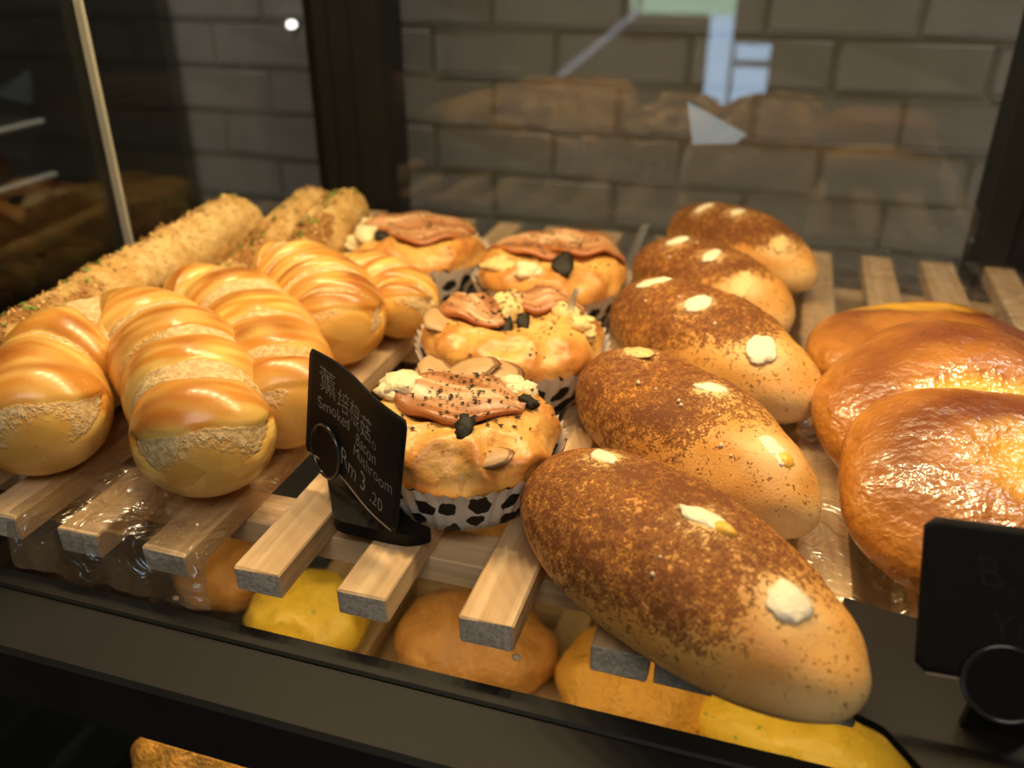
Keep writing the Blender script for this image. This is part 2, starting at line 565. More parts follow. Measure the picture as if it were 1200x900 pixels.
tl = thing('tube_lamp', 'slanting pale tube lamp seen only as a reflection in the back glass', 'lamp')
tube_between('tube', (-0.97, -2.05, -0.272), (-0.63, -2.05, 0.006), 0.012, M['tube'], tl)
tube_between('holder', (-0.63, -2.05, 0.006), (-0.55, -2.05, 1.6), 0.008, M['frame'], tl)
sp = thing('wall_glow_dot', 'tiny glowing disc added for a bright dot on the dim brick wall behind the left glass', 'lamp', (-0.701, 1.19, 0.152))  # glowing disc added for a bright dot of light
ring = [(0.0065 * cos(2 * pi * i / 14), y, 0.0065 * sin(2 * pi * i / 14)) for y in (-0.01, 0.0) for i in range(14)]
mk('glowdisc', [(x * .8, y, z * .8) for x, y, z in ring], grid_faces(14, 2) + [tuple(range(14)), tuple(range(27, 13, -1))], M['glowdisc'], sp)
mk('disc_rim', [(x, 0.0 if k < 14 else 0.012, z) for k, (x, y, z) in enumerate(ring)], grid_faces(14, 2), M['frame'], sp)

ps = [(-0.0288, 0.0256), (0.029, -0.0012), (0.0198, -0.0105), (-0.0202, -0.0138)]  # outline of a sheet added to stand in for a reflection
tag(mk('reflection_sheet', [(x, y, z) for y in (0.0, 0.0006) for x, z in ps], [(0, 1, 2, 3), (7, 6, 5, 4), (0, 4, 5, 1), (1, 5, 6, 2), (2, 6, 7, 3), (3, 7, 4, 0)],
       M['paper'], smooth=False, loc=(-0.0628, 0.8578, 0.0982)), 'small pale bluish sheet with slanted top, added as a painted reflection at the back glass', 'paper')  # added sheet, stands in for a reflection

# ------------------------------------------------------------------ neighbouring dark cabinet (left)
nb = thing('dark_cabinet', 'tall black cabinet with steel edged shelves standing left of the bread case', 'cabinet', (-1.25, 0.75, -1.0))
L = Vector(nb.location)


def nbox(name, x0, x1, y0, y1, z0, z1, mat, b=0.002):
    return box(name, x0 - L.x, x1 - L.x, y0 - L.y, y1 - L.y, z0 - L.z, z1 - L.z, mat, nb, b)


nbox('rear_panel', -1.6, -0.905, 1.16, 1.185, -1.0, 1.2, M['dark'])
nbox('side_panel', -1.62, -1.60, 0.30, 1.185, -1.0, 1.2, M['dark'])
nbox('top_panel', -1.6, -0.9, 0.30, 1.16, 1.18, 1.2, M['dark'])
nbox('base_panel', -1.6, -0.9, 0.30, 1.16, -1.0, -0.93, M['dark'])
nbox('post', -0.93, -0.9, 0.30, 0.33, -0.93, 1.18, M['frame'])
for z in (0.0555, -0.012, -0.35, 0.32):
    s = nbox('shelf', -1.6, -0.912, 0.33, 0.90, z - 0.008, z + 0.002, M['dark'])
    e = box('shelf_edge', -0.912 - L.x, -0.904 - L.x, 0.33 - L.y, 0.90 - L.y, z - 0.002 - L.z, z + 0.002 - L.z, M['edge'], s, 0.0005)

# ------------------------------------------------------------------ the display case
case = thing('display_case', 'black framed glass display case holding the bread racks', 'display case', (-0.13, 0.55, -1.0))
L0 = Vector(case.location)


def cbox(name, x0, x1, y0, y1, z0, z1, mat, b=0.001, parent=None):
    return box(name, x0 - L0.x, x1 - L0.x, y0 - L0.y, y1 - L0.y, z0 - L0.z, z1 - L0.z, mat, parent or case, b)


def cboxes(name, lst, mat, b=0.001, parent=None):
    return boxes(name, [(a - L0.x, b_ - L0.x, c - L0.y, d - L0.y, e - L0.z, f - L0.z) for a, b_, c, d, e, f in lst], mat, parent or case, b)


XL, XR = -0.482, 0.232
cboxes('post', [(XL, -0.458, 0.838, 0.90, -1.0, 0.5), (-0.459, -0.430, 0.843, 0.90, -1.0, 0.5), (-0.431, -0.401, 0.838, 0.90, -1.0, 0.5)], M['frame'])
cboxes('post', [(0.183, 0.209, 0.838, 0.90, -1.0, 0.5), (0.208, XR, 0.844, 0.90, -1.0, 0.5)], M['frame'])
cbox('post', XL, -0.452, 0.19, 0.225, -1.0, 0.5, M['frame'])
cbox('post', XR - 0.03, XR, 0.19, 0.211, -1.0, 0.5, M['frame'])
cbox('top_panel', XL, XR, 0.19, 0.90, 0.50, 0.53, M['frame'])
led = cbox('led_housing', -0.47, 0.22, 0.435, 0.505, 0.462, 0.499, M['frame'])
# front rail: flat top, raised lip that carries the glass, bevelled front edge
cbox('front_rail', XL + 0.03, XR - 0.03, 0.2120, 0.2500, -0.0665, -0.0305, M['frame'], 0.0022)
cbox('rail_lip', XL + 0.03, XR - 0.03, 0.2465, 0.2580, -0.0600, -0.0285, M['frame'], 0.0012)
cbox('rear_rail', -0.401, 0.183, 0.855, 0.885, -0.066, -0.036, M['frame'])
cbox('side_rail', XL, XL + 0.02, 0.225, 0.838, -0.066, -0.036, M['frame'])
cbox('side_rail', XR - 0.02, XR, 0.225, 0.838, -0.066, -0.036, M['frame'])
cbox('glass_shelf', -0.478, 0.228, 0.2582, 0.850, -0.0355, -0.0300, M['shelfglass'], 0.0004)
cbox('back_glass', -0.401, 0.183, 0.853, 0.857, -0.0298, 0.50, M['glass'], 0.0003)
p = cbox('side_glass', -0.476, -0.472, 0.527, 0.838, -0.0298, 0.50, M['glass'], 0.0003)
cbox('glass_edge', -0.4772, -0.4708, 0.5235, 0.5268, -0.0298, 0.50, M['edge'], 0.0003, p)
cbox('side_glass', -0.480, -0.4775, 0.225, 0.535, -0.0298, 0.50, M['glass'], 0.0003)
# lower level
cbox('lower_glass_shelf', -0.478, 0.228, 0.225, 0.850, -0.258, -0.2525, M['shelfglass'], 0.0004)
cbox('lower_front_rail', XL + 0.03, XR - 0.03, 0.2120, 0.2245, -0.29, -0.2525, M['frame'], 0.002)
cbox('base_panel', XL + 0.002, XR - 0.002, 0.226, 0.837, -1.0, -0.55, M['dark'])
cbox('lower_back_panel', -0.401, 0.183, 0.860, 0.868, -0.549, -0.067, M['dark'])


# ------------------------------------------------------------------ slatted racks
def slat(parent, x0, x1, y0, y1, z0, z1, mat, seed):
    rr = random.Random(seed)
    v, f = bevel_box(x0, x1, y0, y1, z0, z1, 0.0009)
    v = [(x + rr.uniform(-.0003, .0003), y + rr.uniform(-.0006, .0006), z + rr.uniform(-.0002, .0002)) for x, y, z in v]
    cx_, cy_ = (x0 + x1) / 2, (y0 + y1) / 2
    o = mk('slat', [(x - cx_, y - cy_, z) for x, y, z in v], f, mat, parent, smooth=False, loc=(cx_, cy_, 0))
    return o


def rack(label, xs, y0, y1, ztop, mat, seed, group):
    xc = (xs[0][0] + xs[-1][1]) / 2
    t = thing('slatted_rack', label, 'rack', (xc, (y0 + y1) / 2, ztop - 0.0297), group)
    for k, (a, b_) in enumerate(xs):
        slat(t, a - xc, b_ - xc, -(y1 - y0) / 2, (y1 - y0) / 2, 0.0155, 0.0297, mat, seed + k)
    for yb in (y0 + 0.05, (y0 + y1) / 2, y1 - 0.08):
        yl = yb - (y0 + y1) / 2
        v, f = bevel_box(xs[0][0] + .001 - xc, xs[-1][1] - .001 - xc, yl, yl + 0.026, 0.0, 0.0154, 0.0008)
        mk('crossbar', [(y - yl, x, z) for x, y, z in v], [q[::-1] for q in f], mat, t, smooth=False).matrix_local = \
            Matrix.Translation((0, yl, 0)) @ Matrix.Rotation(pi / 2, 4, 'Z') @ Matrix.Scale(-1, 4, (0, 1, 0)) if False else Matrix(((0, 1, 0, 0), (1, 0, 0, yl), (0, 0, 1, 0), (0, 0, 0, 1)))
    return t


left_xs = [(-0.4705, -0.446), (-0.4205, -0.396), (-0.3700, -0.3455), (-0.3200, -0.2955), (-0.2695, -0.245), (-0.2187, -0.1943), (-0.1650, -0.1405), (-0.1065, -0.0815), (-0.0477, -0.0232)]
right_xs = [(-0.0210, 0.0035), (0.0330, 0.0577), (0.0845, 0.1100), (0.1350, 0.1622), (0.1880, 0.2125)]
rack('pale pine slatted rack under the twisted rolls and muffins', left_xs, 0.264, 0.826, 0.0, M['wood'], 10, 'pine slatted racks')
rack('pale pine slatted rack under the glazed buns beside the right post', right_xs, 0.2645, 0.824, 0.0, M['wood'], 40, 'pine slatted racks')
rack('dim pine slatted rack on the lower shelf under the glass', [(x - 0.013 + i * 0.0, x + 0.012) for i, x in enumerate(np.arange(-0.314, 0.21, 0.052))], 0.262, 0.80, -0.2222, M['wood_low'], 70, None)


tint_sheet = mk('added_liner', [(x, y, 0.0001 * sin(x * 60) * sin(y * 50) + 0.0003) for y in np.linspace(-.28, .28, 24) for x in np.linspace(-.26, .26, 30)], grid_faces(30, 24, False), M['addedbrown'], loc=(-0.062, 0.545, -0.2524))
tag(tint_sheet, 'brown sheet added under the rack on the lower shelf to tint the gaps', 'paper')  # sheet added to brown the gaps below the glass shelf

# ------------------------------------------------------------------ cinnamon buns
def bun_point(u, v, P):
    a, b, h, tp = P
    cz = .4 * h
    cv = cos(v)
    cv = math.copysign(abs(cv) ** .9, cv)
    sv = sin(v)
    x = a * cos(u) * cv
    y = b * sin(u) * cv * (1 - tp * x / a)
    if sv > 0:
        z = cz + (h - cz) * sv * (1 - .35 * tp * x / a)
    else:
        z = cz - cz * abs(sv) ** .75
    return Vector((x, y, z))


def blob(name, c, nrm, rx, ry, rz, mat, parent, seed, amp=0.25, nu=16, nv=9, spin=0.0):
    q = Vector(nrm).to_track_quat('Z', 'X')
    V = []
    for j in range(nv):
        v = -pi / 2 + pi * j / (nv - 1)
        for i in range(nu):
            u = 2 * pi * i / nu
            d = Vector((cos(u) * cos(v), sin(u) * cos(v), sin(v)))
            k = 1 + amp * noise.noise(d * 1.8 + Vector((seed * 3.1, seed, 0)))
            p = Vector((d.x * rx, d.y * ry, d.z * rz)) * k
            p = Matrix.Rotation(spin, 3, 'Z') @ p
            V.append(Vector(c) + q @ p)
    return mk(name, V, grid_faces(nu, nv), mat, parent)


def cinnamon_bun(label, prm, spots, nubs, seed, bare, slope=0.25):
    x0, y0, yaw, a, b, h, tp, _ = prm
    P = (a, b, h, tp)
    t = thing('cinnamon_bun', label, 'bread', (x0, y0, 0.0006), 'cinnamon buns on the rack')
    t.rotation_euler = (0, 0, yaw)
    nu, nv = 120, 60
    V, sp_, pl = [], [], []
    cen = [bun_point(u, v, P) for u, v, *_ in spots]
    for j in range(nv):
        v = -pi / 2 + pi * (j + 0.001) / (nv - 1 + 0.002)
        for i in range(nu):
            u = 2 * pi * i / nu
            p = bun_point(u, v, P)
            n = Vector((p.x / a ** 2, p.y / b ** 2, (p.z - .4 * h) / (.6 * h) ** 2)).normalized()
            d = 0.0022 * fbm(p, 28, seed) + 0.0008 * fbm(p, 80, seed + 3)
            near = min((p - c).length for c in cen)
            d += 0.0016 * exp(-(near / 0.013) ** 2)
            if sin(v) < -0.2:
                d *= 0.2
            V.append(p + n * d)
            xx = p.x / a
            top = 0.55 * sst(n.z, -0.55, -0.05) + 0.45 * sst(n.z, -0.1, 0.7)
            s_ = top * (1 - sst(xx + 0.25 * fbm(p, 25, seed + 9) - slope * (n.z - .6), bare - 0.35, bare + 0.35))
            s_ *= 1 - 0.8 * exp(-(near / 0.0095) ** 2)
            s_ = max(s_ * 1.12, 0.24 * top * (1 - exp(-(near / 0.010) ** 2)))
            sp_.append(s_)
            pl.append(min(1, max(1.0 * exp(-(near / 0.013) ** 2), 0.7 * sst(xx, 0.55, 1.0) * sst(n.z, .9, .2), 0.22 * sst(n.z, 0.15, -0.5))))
    mk('bread_body', V, grid_faces(nu, nv), M['cinnamon'], t, attrs={'sprinkle': sp_, 'pale': pl})
    for k, (u, v, rx, ry, mt) in enumerate(spots):
        p = bun_point(u, v, P)
        n = Vector((p.x / a ** 2, p.y / b ** 2, (p.z - .4 * h) / (.6 * h) ** 2)).normalized()
        if mt == 'both':
            blob('cheese_filling', p + n * 0.0008, n, rx, ry, 0.0024, M['buncheese'], t, seed + k, 0.3, 24, 11)
            q = bun_point(u + 0.06, v - 0.1, P)
            blob('melted_cheese', q + n * 0.0012, n, rx * 0.5, ry * 0.7, 0.0026, M['yolk'], t, seed + k + 5, 0.3)
        else:
            blob('cheese_filling', p + n * 0.0006, n, rx, ry, 0.0021, M['buncheese'] if mt == 'cheese' else M[mt], t, seed + k, 0.25, 24, 11)
    V, F = [], []
    for k in range(nubs):
        u = random.uniform(-1.2, 1.2) + (pi * 1.6)
        v = random.uniform(0.7, 1.4)
        p = bun_point(u, v, P)
        r = random.uniform(0.0010, 0.0019)
        o = len(V)
        dirs = [(1, 0, 0), (0, 1, 0), (-1, 0, 0), (0, -1, 0), (0, 0, 1), (0, 0, -1)]
        V += [p + Vector(dd) * r * random.uniform(.7, 1.2) for dd in dirs]
        F += [tuple(o + i for i in q) for q in ((0, 1, 4), (1, 2, 4), (2, 3, 4), (3, 0, 4), (1, 0, 5), (2, 1, 5), (3, 2, 5), (0, 3, 5))]
    c = mk('sugar_crumb', V, F, M['sugar'], t)
    c['kind'] = 'stuff'
    return t


cinnamon_bun('largest cinnamon dusted bun, front one of its row, tip beside the black sign base',
             (-0.0200, 0.2967, -0.6524, 0.0915, 0.0435, 0.0536, 0.0913, 0),
             [(3.04, 1.03, .0095, .0050, 'cheese'), (0.13, 1.46, .0110, .0048, 'both'), (6.15, 0.91, .0085, .0085, 'cheese')], 5, 1, 0.52)
cinnamon_bun('cinnamon dusted bun with bare pale right end, second from front of its row',
             (-0.028, 0.4064, -0.7797, 0.0894, 0.0403, 0.0555, 0.1, 0),
             [(3.12, 1.05, .0125, .0060, 'melt'), (0.55, 1.45, .0085, .0050, 'cheese'), (6.26, 0.85, .0105, .0055, 'both')], 8, 2, 0.30)
cinnamon_bun('cinnamon dusted bun with two round white cheese spots, middle one of its row',
             (-0.0294, 0.5204, -0.7754, 0.0916, 0.0409, 0.060, 0.0423, 0),
             [(3.59, 1.01, .0120, .0060, 'cheese'), (4.82, 1.27, .0095, .0080, 'cheese'), (5.84, 0.81, .0105, .0090, 'cheese')], 12, 3, 0.40)
cinnamon_bun('small cinnamon bun with pale front half, second from back of its row',
             (-0.0383, 0.6322, -0.8024, 0.0816, 0.0422, 0.057, 0.0615, 0),
             [(3.87, 1.15, .0095, .0055, 'cheese'), (5.21, 1.25, .0090, .0055, 'cheese'), (5.76, 0.77, .0120, .0075, 'melt')], 7, 4, 0.28, 1.3)
cinnamon_bun('rearmost cinnamon bun, dark on top, ring of melted cheese on its bare front',
             (-0.0232, 0.740, -0.8084, 0.0862, 0.0387, 0.055, 0.0715, 0),
             [(3.93, 1.03, .0090, .0055, 'cheese'), (4.74, 1.35, .0090, .0060, 'cheese'), (5.86, 0.77, .0105, .0065, 'melt')], 6, 5, 0.36, 1.6)


# ------------------------------------------------------------------ glazed custard buns
def glazed_bun(label, prm, seed, custard, dip):
    x0, y0, yaw, a, b, h, _, tilt = prm
    nu, nv = 112, 56
    V, cu, br = [], [], []
    R = Matrix.Rotation(tilt, 3, 'X') @ Matrix.Rotation(yaw, 3, 'Z')
    zmin = 1
    for j in range(nv):
        v = -pi / 2 + pi * (j + 0.001) / (nv - 1 + 0.002)
        cv = abs(cos(v)) ** .8
        sv = sin(v)
        for i in range(nu):
            u = 2 * pi * i / nu
            wob = 1 + 0.035 * sin(3 * u + seed) + 0.02 * sin(5 * u + seed * 2)
            x, y = a * cos(u) * cv * wob, b * sin(u) * cv * wob
            z = .6 * h * sv if sv > 0 else -.4 * h * abs(sv) ** .7
            p = Vector((x, y, z))
            e = ((x - custard[0]) / custard[2]) ** 2 + ((y - custard[1]) / custard[3]) ** 2
            if sv > 0:
                p.z -= dip * exp(-e * 1.1)
                p.z += 0.0018 * fbm(p, 30, seed) * cv + 0.0010 * fbm(p, 75, seed + 2)
            V.append(R @ p)
            cu.append(exp(-e * 0.9) if sv > 0 else 0)
            rr = sqrt((x / a) ** 2 + (y / b) ** 2)
            br.append(max(0, min(1, 1.05 * exp(-((rr - 0.62) / 0.22) ** 2) * (0.95 + 0.8 * fbm(p, 22, seed + 5)) * (1 if sv > 0 else 0) * (0.45 + 0.55 * sst(y / b, -0.8, 0.6)))))
    zmin = min(p.z for p in V)
    t = thing('glazed_bun', label, 'bread', (x0, y0, 0.0012), 'glazed custard buns')
    V = [p - Vector((0, 0, zmin)) for p in V]
    mk('bread_body', V, grid_faces(nu, nv), M['glazed'], t, attrs={'custard': cu, 'brown': br})
    return t


glazed_bun('front glossy golden bun with broad custard patch, behind the blank looking black sign',
           (0.1217, 0.3830, 0.12, 0.0775, 0.066, 0.0407, 0, 0.3266), 1.3, (0.018, 0.002, 0.040, 0.030), 0.006)
glazed_bun('middle glossy bun with dark brown rear edge and yellow custard streak',
           (0.1120, 0.4570, 0.15, 0.0772, 0.068, 0.0430, 0, 0.3455), 2.9, (0.0, -0.006, 0.034, 0.015), 0.005)
glazed_bun('rear glossy bun, paler golden, lying flattest of the three',
           (0.1105, 0.5640, 0.093, 0.0768, 0.060, 0.0362, 0, 0.1364), 4.1, (-0.01, 0.038, 0.045, 0.014), 0.003)


# ------------------------------------------------------------------ bacon muffins in cow print cups
def muffin(label, cx_, cy_, R, seed, toppings, lumps=1.0):
    t = thing('bacon_muffin', label, 'bread', (cx_, cy_, 0.0004), 'bacon mushroom muffins')
    rr = random.Random(seed)
    # paper cup
    npl = 46
    nu, nv = npl * 4, 7
    hc, rb, rt = 0.031, R * 0.80, R * 1.055
    V, ar, up = [], [], []
    for j in range(nv):
        f = j / (nv - 1)
        for i in range(nu):
            u = 2 * pi * i / nu
            pl = cos(u * npl)
            r = rb + (rt - rb) * f ** 0.9 + 0.0011 * pl * (0.35 + 0.65 * f)
            z = hc * f + (0.0019 * pl + 0.0022 * sin(3 * u + seed) if j == nv - 1 else 0)
            V.append((r * cos(u), r * sin(u), z))
            ar.append(i / nu if i < nu // 2 else 1 - i / nu)
            up.append(f * 0.95)
    F = grid_faces(nu, nv)
    F.append(tuple(range(nu - 1, -1, -1)))
    mk('paper_cup', V, F, M['cup'], t, attrs={'around': ar, 'up': up})
    # dough
    nu, nv = 120, 46
    V, hi = [], []
    z0, hd = 0.031, 0.021
    for j in range(nv):
        al = radians(112) * (j + 0.02) / (nv - 1)
        for i in range(nu):
            u = 2 * pi * i / nu
            r = R * 0.955 * abs(sin(al)) ** .72
            z = z0 + hd * math.copysign(abs(cos(al)) ** .85, cos(al))
            z -= 0.007 * (1 - sst(r / R, 0.2, 0.75)) if cos(al) > 0 else 0
            p = Vector((r * cos(u), r * sin(u), z))
            n = Vector((cos(u) * sin(al), sin(u) * sin(al), cos(al)))
            a1 = 1 - abs(fbm(p, 34, seed)) * 2.2
            a2 = fbm(p, 80, seed + 4) + 0.5 * fbm(p, 170, seed + 5)
            d = lumps * (0.0050 * a1 + 0.0016 * a2 - 0.0022)
            if al > 1.5:
                d *= max(0, 1 - (al - 1.5) * 2.5)
            V.append(p + n * d)
            hi.append(0.62 + 0.45 * a1 * sst(r / R, 0.3, 0.95))
    V.append(Vector((0, 0, V[0].z)))
    Fd = grid_faces(nu, nv)
    Fd += [(len(V) - 1, i, (i + 1) % nu) for i in range(nu)]
    hi.append(0.5)
    mk('bread_dome', V, [q[::-1] for q in Fd], M['muffin'], t, attrs={'high': hi})
    tv, tf = [tuple(v) for v in V], [tuple(q) for q in Fd]

    def tree():
        return BVHTree.FromPolygons(tv, tf)

    bvh = tree()

    def drop(x, y, b=None):
        h = (b or bvh).ray_cast(Vector((x, y, 0.2)), Vector((0, 0, -1)))
        return h[0].z if h[0] else 0.032

    for k, tp in enumerate(toppings):
        kind = tp[0]
        if kind == 'bacon':
            _, ox, oy, ang, Ln, Wd, lift, arch = tp
            nu_, nv_ = 26, 11
            top, bot, al_, ac = [], [], [], []
            for j in range(nv_):
                vv = j / (nv_ - 1)
                for i in range(nu_):
                    uu = i / (nu_ - 1)
                    ww = Wd * max(0.12, 1 - abs(2 * uu - 1) ** 2.6) * (1 + 0.08 * sin(9 * uu + seed))
                    lx, ly = (uu - .5) * Ln, (vv - .5) * ww
                    x = ox + lx * cos(ang) - ly * sin(ang)
                    y = oy + lx * sin(ang) + ly * cos(ang)
                    zs = sum(drop(x + dx, y + dy) for dx, dy in ((0, 0), (.009, 0), (-.009, 0), (0, .009), (0, -.009), (.006, .006), (-.006, .006), (.006, -.006), (-.006, -.006))) / 9
                    z = zs + lift + arch * sin(pi * vv) * sin(pi * uu) + 0.0010 * sin(uu * 14 + vv * 3 + seed) + 0.0008 * sin(vv * 16 + uu * 3)
                    top.append((x, y, z + 0.0016))
                    bot.append((x, y, z - 0.0012))
                    al_.append(uu + k * 3.3 + seed)
                    ac.append(vv)
            nb_ = nu_ * nv_
            F1 = grid_faces(nu_, nv_, False)
            F_ = F1 + [tuple(i + nb_ for i in q[::-1]) for q in F1]
            rim = list(range(nu_)) + [nu_ * j + nu_ - 1 for j in range(1, nv_)] + [nu_ * (nv_ - 1) + i for i in range(nu_ - 2, -1, -1)] + [nu_ * j for j in range(nv_ - 2, 0, -1)]
            for a_, b_ in zip(rim, rim[1:] + rim[:1]):
                F_.append((b_, a_, a_ + nb_, b_ + nb_))
            mk('bacon_slice', top + bot, F_, M['bacon'], t, attrs={'along': al_ * 2, 'across': ac * 2})
            o = len(tv)
            tv += top
            tf += [tuple(i + o for i in q) for q in F1]
        elif kind == 'cheese':
            _, ox, oy, rx, ry, rz, sp_ = tp
            VV, FF = [], []
            for q in range(6):
                qa, qr = rr.random() * 6.28, (0.0 if q == 0 else rr.uniform(.35, .75))
                dx, dy = rx * qr * cos(qa), ry * qr * sin(qa)
                x, y = ox + dx * cos(sp_) - dy * sin(sp_), oy + dx * sin(sp_) + dy * cos(sp_)
                sc = rr.uniform(.38, .62) if q else 0.75
                zz = drop(x, y) + rz * 0.05
                o = len(VV)
                for jj in range(10):
                    v = -pi / 2 + pi * jj / 9
                    for ii in range(16):
                        u = 2 * pi * ii / 16
                        d = Vector((cos(u) * cos(v), sin(u) * cos(v), sin(v)))
                        kk = sc * (1 + 0.35 * noise.noise(d * 1.7 + Vector((seed + q * 3, k, q))))
                        VV.append((x + d.x * rx * kk, y + d.y * ry * kk, zz + d.z * rz * kk * .85))
                FF += grid_faces(16, 10, True, o)
            mk('cheese_lump', VV, FF, M['melt'] if k % 2 else M['cheese'], t)
            o = len(tv)
            tv += VV
            tf += [tuple(i + o for i in q) for q in FF]
        elif kind == 'mush':
            _, ox, oy, r, sp_ = tp
            z = drop(ox, oy)
            n = Vector((0.2 * sin(sp_ * 3), -0.25, 1)).normalized()
            mk_ = blob('mushroom_slice', (ox, oy, z + 0.0016), n, r * 1.15, r * 0.8, 0.0017, M['mush'], t, seed + k, 0.25, 18, 7, sp_)
            blob('mushroom_skin', (ox + 0.0012, oy + 0.001, z + 0.0011), n, r * 1.24, r * 0.87, 0.0013, M['mushdark'], mk_, seed + k, 0.25, 18, 7, sp_)
        elif kind == 'olive':
            _, ox, oy, r, sp_ = tp
            blob('black_fungus', (ox, oy, drop(ox, oy) + 0.0022), (0.1, -0.6, 1), r, r * 0.6, 0.0022, M['herb'], t, seed + k, 0.6, 14, 7, sp_)
    # herb flakes
    bvh2 = tree()
    V, F = [], []
    while len(V) < 3 * 230:
        x, y = rr.gauss(0, R * .42), rr.gauss(0, R * .42)
        if x * x + y * y > (R * .93) ** 2:
            continue
        z = drop(x, y, bvh2) + 0.0006
        s_ = rr.choice((.0005, .0007, .0009, .0014))
        a_ = rr.random() * 6.28
        o = len(V)
        for q in range(3):
            V.append((x + s_ * cos(a_ + q * 2.1) * 1.3, y + s_ * sin(a_ + q * 2.1), z + rr.uniform(0, .0006)))
        F.append((o, o + 1, o + 2))
    hb = mk('herb_flakes', V, F, M['herb'], t)
    hb['kind'] = 'stuff'
    return t


muffin('front muffin with one wide bacon slice, right behind the chalk written sign', -0.1390, 0.3600, 0.0515, 2.0, [
    ('cheese', -0.034, 0.006, .018, .015, .010, 0.4), ('mush', -0.026, 0.030, .012, 0.3), ('mush', -0.008, 0.034, .013, -0.4), ('mush', 0.008, 0.038, .011, 0.9), ('mush', -0.040, 0.022, .010, 1.4),
    ('bacon', -0.004, 0.004, -0.05, 0.074, 0.052, 0.0025, 0.008), ('cheese', 0.024, 0.028, .012, .010, .008, 1.0), ('olive', 0.012, -0.027, .0075, 0.2), ('mush', 0.028, -0.034, .008, -0.5), ('olive', 0.034, 0.008, .006, 1.2)])
muffin('muffin with white cheese chunk beside its bacon, second from front', -0.1485, 0.4800, 0.0590, 5.0, [
    ('bacon', -0.026, 0.000, -0.55, 0.056, 0.040, 0.003, 0.006), ('cheese', -0.006, 0.016, .012, .018, .013, 0.2), ('bacon', 0.014, 0.028, 0.3, 0.052, 0.034, 0.002, 0.005),
    ('olive', -0.002, -0.012, .010, 0.1), ('olive', 0.010, -0.010, .007, 0.4), ('cheese', 0.032, 0.012, .012, .010, .008, 1.0), ('mush', -0.044, -0.020, .011, 0.2), ('cheese', 0.044, 0.0, .010, .009, .006, 0.0)])
muffin('muffin covered in flat bacon, rear right of the four beside the dark bun', -0.1558, 0.6050, 0.0580, 8.0, [
    ('bacon', -0.012, 0.014, 0.1, 0.086, 0.056, 0.003, 0.004), ('bacon', 0.018, 0.016, -0.1, 0.072, 0.050, 0.006, 0.004), ('olive', 0.018, -0.034, .012, 0.0), ('cheese', -0.034, -0.030, .014, .011, .008, 0.3), ('cheese', -0.006, -0.040, .013, .010, .008, 0.0)], 1.1)
muffin('muffin with rippled bacon on top, rear left of the four beside a crumb stick', -0.2770, 0.6290, 0.0570, 11.0, [
    ('bacon', -0.002, 0.010, 0.4, 0.094, 0.050, 0.004, 0.008), ('bacon', 0.016, -0.010, 0.35, 0.066, 0.036, 0.003, 0.005), ('cheese', -0.036, -0.018, .016, .014, .011, 0.0), ('olive', -0.018, -0.028, .008, 0.9), ('cheese', -0.046, 0.004, .012, .011, .009, 0.0)], 1.1)


# ------------------------------------------------------------------ swept loaves
def catmull(pts, n):
    P = [Vector(p) for p in pts]
    P = [P[0] * 2 - P[1]] + P + [P[-1] * 2 - P[-2]]
    m = len(P) - 3
    out = []
    for k in range(n):
        s = k / (n - 1) * m
        i = min(int(s), m - 1)
        t = s - i
        a, b, c, d = P[i:i + 4]
        out.append(0.5 * ((2 * b) + (c - a) * t + (2 * a - 5 * b + 4 * c - d) * t * t + (3 * b - a - 3 * c + d) * t ** 3))
    # even spacing
    L_ = [0]
    for a, b in zip(out, out[1:]):
        L_.append(L_[-1] + (b - a).length)
    tot = L_[-1]
    res = []
    j = 0
    for k in range(n):
        s = tot * k / (n - 1)
        while j < n - 2 and L_[j + 1] < s:
            j += 1
        f = (s - L_[j]) / max(1e-9, L_[j + 1] - L_[j])
        res.append(out[j].lerp(out[j + 1], min(1, max(0, f))))
    return res, tot


def sweep(path, ns, nphi, rad, vert=1.0):
    """returns list of (centre, side, up, tangent) along the path"""
    pts, tot = catmull(path, ns)
    fr = []
    for k in range(ns):
        tg = (pts[min(k + 1, ns - 1)] - pts[max(k - 1, 0)]).normalized()
        side = tg.cross(Vector((0, 0, 1))).normalized()
        upv = side.cross(tg).normalized()
        fr.append((pts[k], side, upv, tg))
    return fr, tot


floor_ = math.floor


